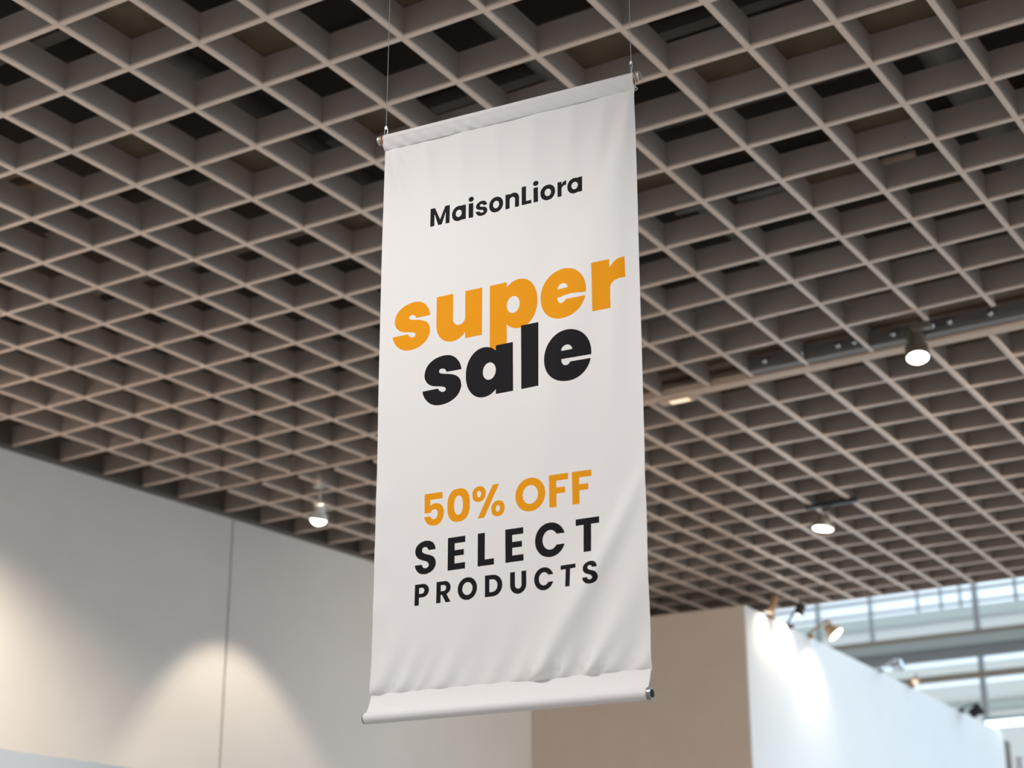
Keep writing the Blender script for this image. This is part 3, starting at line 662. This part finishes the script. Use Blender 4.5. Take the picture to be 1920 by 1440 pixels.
put(K, -1801.4, sell(668.3, 0, 36.6, 39.3, 2.05), [sell(668.5, 0, 18.8, 22.3), R(676, -12.3, 730, 12)])
pr_([(731.2, 76), (788, 76), (788, 61.2), (768, 61.2), (768, 0), (750.4, 0), (750.4, 61.2), (731.2, 61.2)])
put(K, -1839.3, [(814.9 + (x - 167.4) * .657, y * .655) for x, y in S_CAP])

def inside(pt, poly):
    x, y = pt; c = False; j = len(poly) - 1
    for i in range(len(poly)):
        xi, yi = poly[i]; xj, yj = poly[j]
        if (yi > y) != (yj > y) and x < (xj - xi) * (y - yi) / (yj - yi) + xi: c = not c
        j = i
    return c
bbs = [(min(p[0] for p in o), max(p[0] for p in o), min(p[1] for p in o), max(p[1] for p in o)) for _, o, _ in comps]
def ink(pt):
    r = 0
    for (mi, o, hs), bb in zip(comps, bbs):
        if bb[0] < pt[0] < bb[1] and bb[2] < pt[1] < bb[3] and inside(pt, o) and not any(inside(pt, h) for h in hs):
            r = mi if r != K else K
    return r
NX, NZ = 104, 210
vs = []; es = []
for b in range(NZ + 1):
    for a in range(NX + 1):
        jx = 0 if a in (0, NX) else (0.17 * ((a * 7 + b * 3) % 5 - 2)); jz = 0 if b in (0, NZ) else 0.13 * ((a * 3 + b * 5) % 7 - 3)
        vs.append(Vector((WID * a / NX + jx, ZT + (ZBOT - ZT) * b / NZ + jz)))
for b in range(NZ): es += [(b * (NX + 1), (b + 1) * (NX + 1)), (b * (NX + 1) + NX, (b + 1) * (NX + 1) + NX)]
for a in range(NX): es += [(a, a + 1), (NZ * (NX + 1) + a, NZ * (NX + 1) + a + 1)]
for mi, o, hs in comps:
    for poly in [o] + list(hs):
        P = [p for k, p in enumerate(poly) if math.hypot(p[0] - poly[k - 1][0], p[1] - poly[k - 1][1]) > 0.05]
        st_ = len(vs)
        vs += [Vector(p) for p in P]
        es += [(st_ + k, st_ + (k + 1) % len(P)) for k in range(len(P))]
cv, ce, cf, _, _, _ = delaunay_2d_cdt(vs, es, [], 0, 1e-3)
me = bpy.data.meshes.new('banner_sheet')
def sheet_pt(s, z): return BP(edge_s(s, z), z, disp(s, z))
ban = thing('hanging_banner', 'tall white fabric banner with orange and black lettering hung on two wires', 'banner', BP(WID / 2, -1100))
cos_ = [sheet_pt(p.x, p.y) - ban.location for p in cv]
faces = [tuple(q) for q in cf]
me.from_pydata([tuple(p) for p in cos_], [], faces)
for m_ in (M_fabric, M_black, M_orange): me.materials.append(m_)
for p in me.polygons:
    q = [cv[k] for k in p.vertices]
    p.material_index = ink((sum(v.x for v in q) / len(q), sum(v.y for v in q) / len(q)))
    p.use_smooth = True
def nrm_at(s, z):
    e = 1.5
    du = sheet_pt(s + e, z) - sheet_pt(s - e, z); dz = sheet_pt(s, z + e) - sheet_pt(s, z - e)
    n_ = du.cross(dz).normalized()
    return n_ if n_.dot(BN) > 0 else -n_
flip = [p for p in me.polygons if p.normal.dot(BN) < 0]
if len(flip) > len(me.polygons) / 2: me.flip_normals()
me.normals_split_custom_set_from_vertices([nrm_at(p.x, p.y) for p in cv])
sheet = bpy.data.objects.new('banner_sheet', me); COL.objects.link(sheet); sheet.parent = ban
sheet['label'] = 'flat white sheet with the orange and black printing'
# thin back layer so that the cloth has a thickness
bk = MB(); n1, n2 = 40, 90
vv = []
for b in range(n2 + 1):
    for a in range(n1 + 1):
        s_ = WID * a / n1; z_ = ZT + (ZBOT - ZT) * b / n2
        vv.append(BP(edge_s(s_, z_), z_, disp(s_, z_) - 1.2))
ff = [(b * (n1 + 1) + a, b * (n1 + 1) + a + 1, (b + 1) * (n1 + 1) + a + 1, (b + 1) * (n1 + 1) + a) for b in range(n2) for a in range(n1)]
bk.add(vv, ff); bk.build('banner_backing', M_fabric, ban, smooth=True)

# sleeves: closed profile swept over the width
def sleeve(name, prof, s_a, s_b, wr, N=150):
    m_ = MB(); vs_ = []; fs_ = []; L = len(prof)
    for a in range(N + 1):
        s_ = s_a + (s_b - s_a) * a / N
        for k, (n_, z_) in enumerate(prof):
            dn = wr(s_, k / (L - 1), z_)
            vs_.append(BP(s_, z_ , n_ + dn))
    for a in range(N):
        for k in range(L - 1):
            fs_.append((a * L + k, (a + 1) * L + k, (a + 1) * L + k + 1, a * L + k + 1))
    m_.add(vs_, fs_); return m_.build(name, M_fabric, ban, smooth=True)
RC = (0, 13.5); RR = 18.5
prof = [(1.6, -36.5), (3.2, -35.0), (5.6, -31), (10.0, -21), (14.8, -9)]
prof += [(RR * math.cos(math.radians(a)), RC[1] + RR * math.sin(math.radians(a))) for a in range(-32, 215, 12)]
prof += [(-9, -10), (-5, -22), (-2.2, -35)]
def wr_top(s, k, z):
    g = max(0, min(1, (6 - z) / 30)) * max(0, min(1, (z + 37) / 10)) if k < .5 else 0
    q = (s + 0.9 * (z + 36)) / 62.0
    am = 4.6 * (1.25 if s < 420 or s > 860 else .55)
    return g * am * (math.sin(q * 2 * math.pi) ** 3 + .35 * math.sin(q * 5.1 + 1))
sleeve('top_hem', prof, 0, WID, wr_top)
RB = (34, -2221); RR2 = 20.5
def top_z(s): return 0
prof = [(1.5, -2134), (2.6, -2137), (4.5, -2145), (12, -2165), (21, -2184), (31, -2199.6)]
prof += [(RB[0] + RR2 * math.cos(math.radians(a)), RB[1] + RR2 * math.sin(math.radians(a))) for a in range(82, -190, -12)]
prof += [(10, -2196), (2, -2168), (-2.5, -2138)]
def wr_bot(s, k, z):
    g = max(0, min(1, (-2140 - z) / 12)) * max(0, min(1, (z + 2200) / 25)) if k < .5 else 0
    v_ = 3.2 * gs(s - 885 + .9 * (z + 2165), 0, 16) + 1.6 * gs(s - 300 - .8 * (z + 2165), 0, 26) + 1.5 * gs(s - 620 + .4 * (z + 2165), 0, 40) + 2.0 * gs(s - 60 + .9 * (z + 2165), 0, 12)
    return -g * v_
# slight taper of the lower hem
bh = sleeve('bottom_hem', prof, 3, 1043, wr_bot)

# rods
m = MB(); m.tube([BP(-27, 13.5), BP(1069, 13.5)], .0165, 24); rod = m.build('top_rod', M_wood, ban, smooth=True); rod['label'] = 'brown wooden top rod'
for s_ in (-22.5, 1064):
    m = MB(); m.tube([BP(s_ - 5, 13.5), BP(s_ + 5, 13.5)], .0176, 24); m.build('rod_cap', M_lampwhite, rod, smooth=True)
m = MB(); m.lathe(BP(-3, RB[1], RB[0]), BE, [(0, .0185), (1.060, .0185)], 28); rodb = m.build('bottom_rod', M_rodend, ban, smooth=True); rodb['label'] = 'grey metal tube in the lower hem'
for s_, d_ in ((-4.0, -1), (1058.0, 1)):
    m = MB(); m.lathe(BP(s_, RB[1], RB[0]), BE * d_, [(0, .0135), (.0012, .0135)], 24); m.build('tube_opening', M_hole, rodb, smooth=True)

# wires with clips and rings
def ring(m_, c, ax1, ax2, r1, r2, tr, n_=20):
    pts = [c + ax1 * (r1 * math.cos(2 * math.pi * k / n_)) + ax2 * (r2 * math.sin(2 * math.pi * k / n_)) for k in range(n_ + 1)]
    m_.tube(pts, tr, 8, caps=False)
for s_, lab in ((3.5, 'left steel wire of the banner'), (1035.0, 'right steel wire of the banner')):
    top = BP(s_ + (6 if s_ < 100 else -2), 0); top.z = CEIL + 0.09
    lowz = 66 if s_ < 100 else 78
    pts = []
    a_ = BP(s_, lowz); 
    m = MB(); N_ = 2
    for st0 in (0, math.pi * 2 / 3, math.pi * 4 / 3):
        pp = []
        for k in range(160):
            t_ = k / 159; c_ = a_.lerp(top, t_)
            an = st0 + t_ * 160 * 1.15
            pp.append(c_ + BE * (.00062 * math.cos(an)) + BN * (.00062 * math.sin(an)))
        m.tube(pp, .00085, 5)
    wz = m.build('wire', M_steelwire, ban, smooth=True); wz['label'] = lab
    m = MB(); c_ = BP(s_, lowz - 2)
    m.box(c_, BE * .004, BN * .003, BZ * .006)
    m.tube([c_ - BE * .007, c_ + BE * .007], .002, 8)
    m.tube([c_ - BE * .006 - BZ * .005, c_ + BE * .005 - BZ * .005], .0018, 8)
    m.build('wire_clip', M_steelwire, wz, smooth=False)
    m = MB()
    if s_ > 100:
        ring(m, BP(s_, lowz - 14), BE, BZ, .0042, .011, .0013)
        ring(m, BP(s_, lowz - 36), (BE * .6 + BN * .8).normalized(), BZ, .0062, .018, .0018)
        zz = 18
    else:
        ring(m, BP(s_, lowz - 18), BE, BZ, .0072, .017, .0017)
    m.build('hook_ring', M_steelwire, wz, smooth=True)
    m = MB(); ring(m, BP(-8 if s_ < 100 else 1052, 13.5), BN, BZ, .0195, .0195, .0016)
    if s_ > 100:
        m.tube([BP(1053, -8, 8), BP(1053, -26, 8), BP(1052, -34, 8)], .0013, 8)
        ring(m, BP(1053, -40, 8), BE, BZ, .006, .006, .0014)
    m.build('rod_loop', M_steelwire, ban, smooth=True)

# unseen spotlights added to light the banner, the partitions and the floor bounce
def added_lamp(label, pos, target, power, size=.35, color=(1, .97, .95), cone=60):
    pos = Vector(pos); ax = (Vector(target) - pos).normalized()
    spotlight('track_spotlight', label, pos + Vector((0, 0, .34)), pos, ax, .22, .1, .14, M_lampdark, M_lens, power, cone, .8, color, soft=size)
added_lamp('added fill spotlight for the banner, unseen behind the viewer, left one', (-2.6, -2.2, 6.6), BP(500, -1100), 12)
added_lamp('added fill spotlight for the banner, unseen behind the viewer, right one', (1.6, -1.4, 6.4), BP(500, -1100), 8)
added_lamp('added key spotlight for the banner, unseen high over the viewer', (-3.9, 3.3, 7.5), BP(500, -2050), 980, .3, (1, .965, .95), 40)
added_lamp('added fill spotlight for the taupe partition, unseen right of the frame', (8.0, 7.0, 6.0), (1.4, 20.5, 4.2), 1900, .2, (1, .90, .80), 46)
for kk, (x_, y_, p_) in enumerate(((-7, -5, 700), (6, -5, 700), (9, 6, 600), (0.5, -9, 600))):
    added_lamp('added unseen fill spotlight for floor bounce, %s' % ('behind the viewer at left', 'behind the viewer at right', 'right of the frame', 'far behind the viewer')[kk], (x_, y_, 7.2), (x_ * .6, y_ + 6, 0), p_)
added_lamp('added unseen fill spotlight above the frame aimed at the low partition', (-1.2, 4.6, 6.1), (-3.6, 10.5, 2.6), 700, .2, (1, .93, .85), 30)
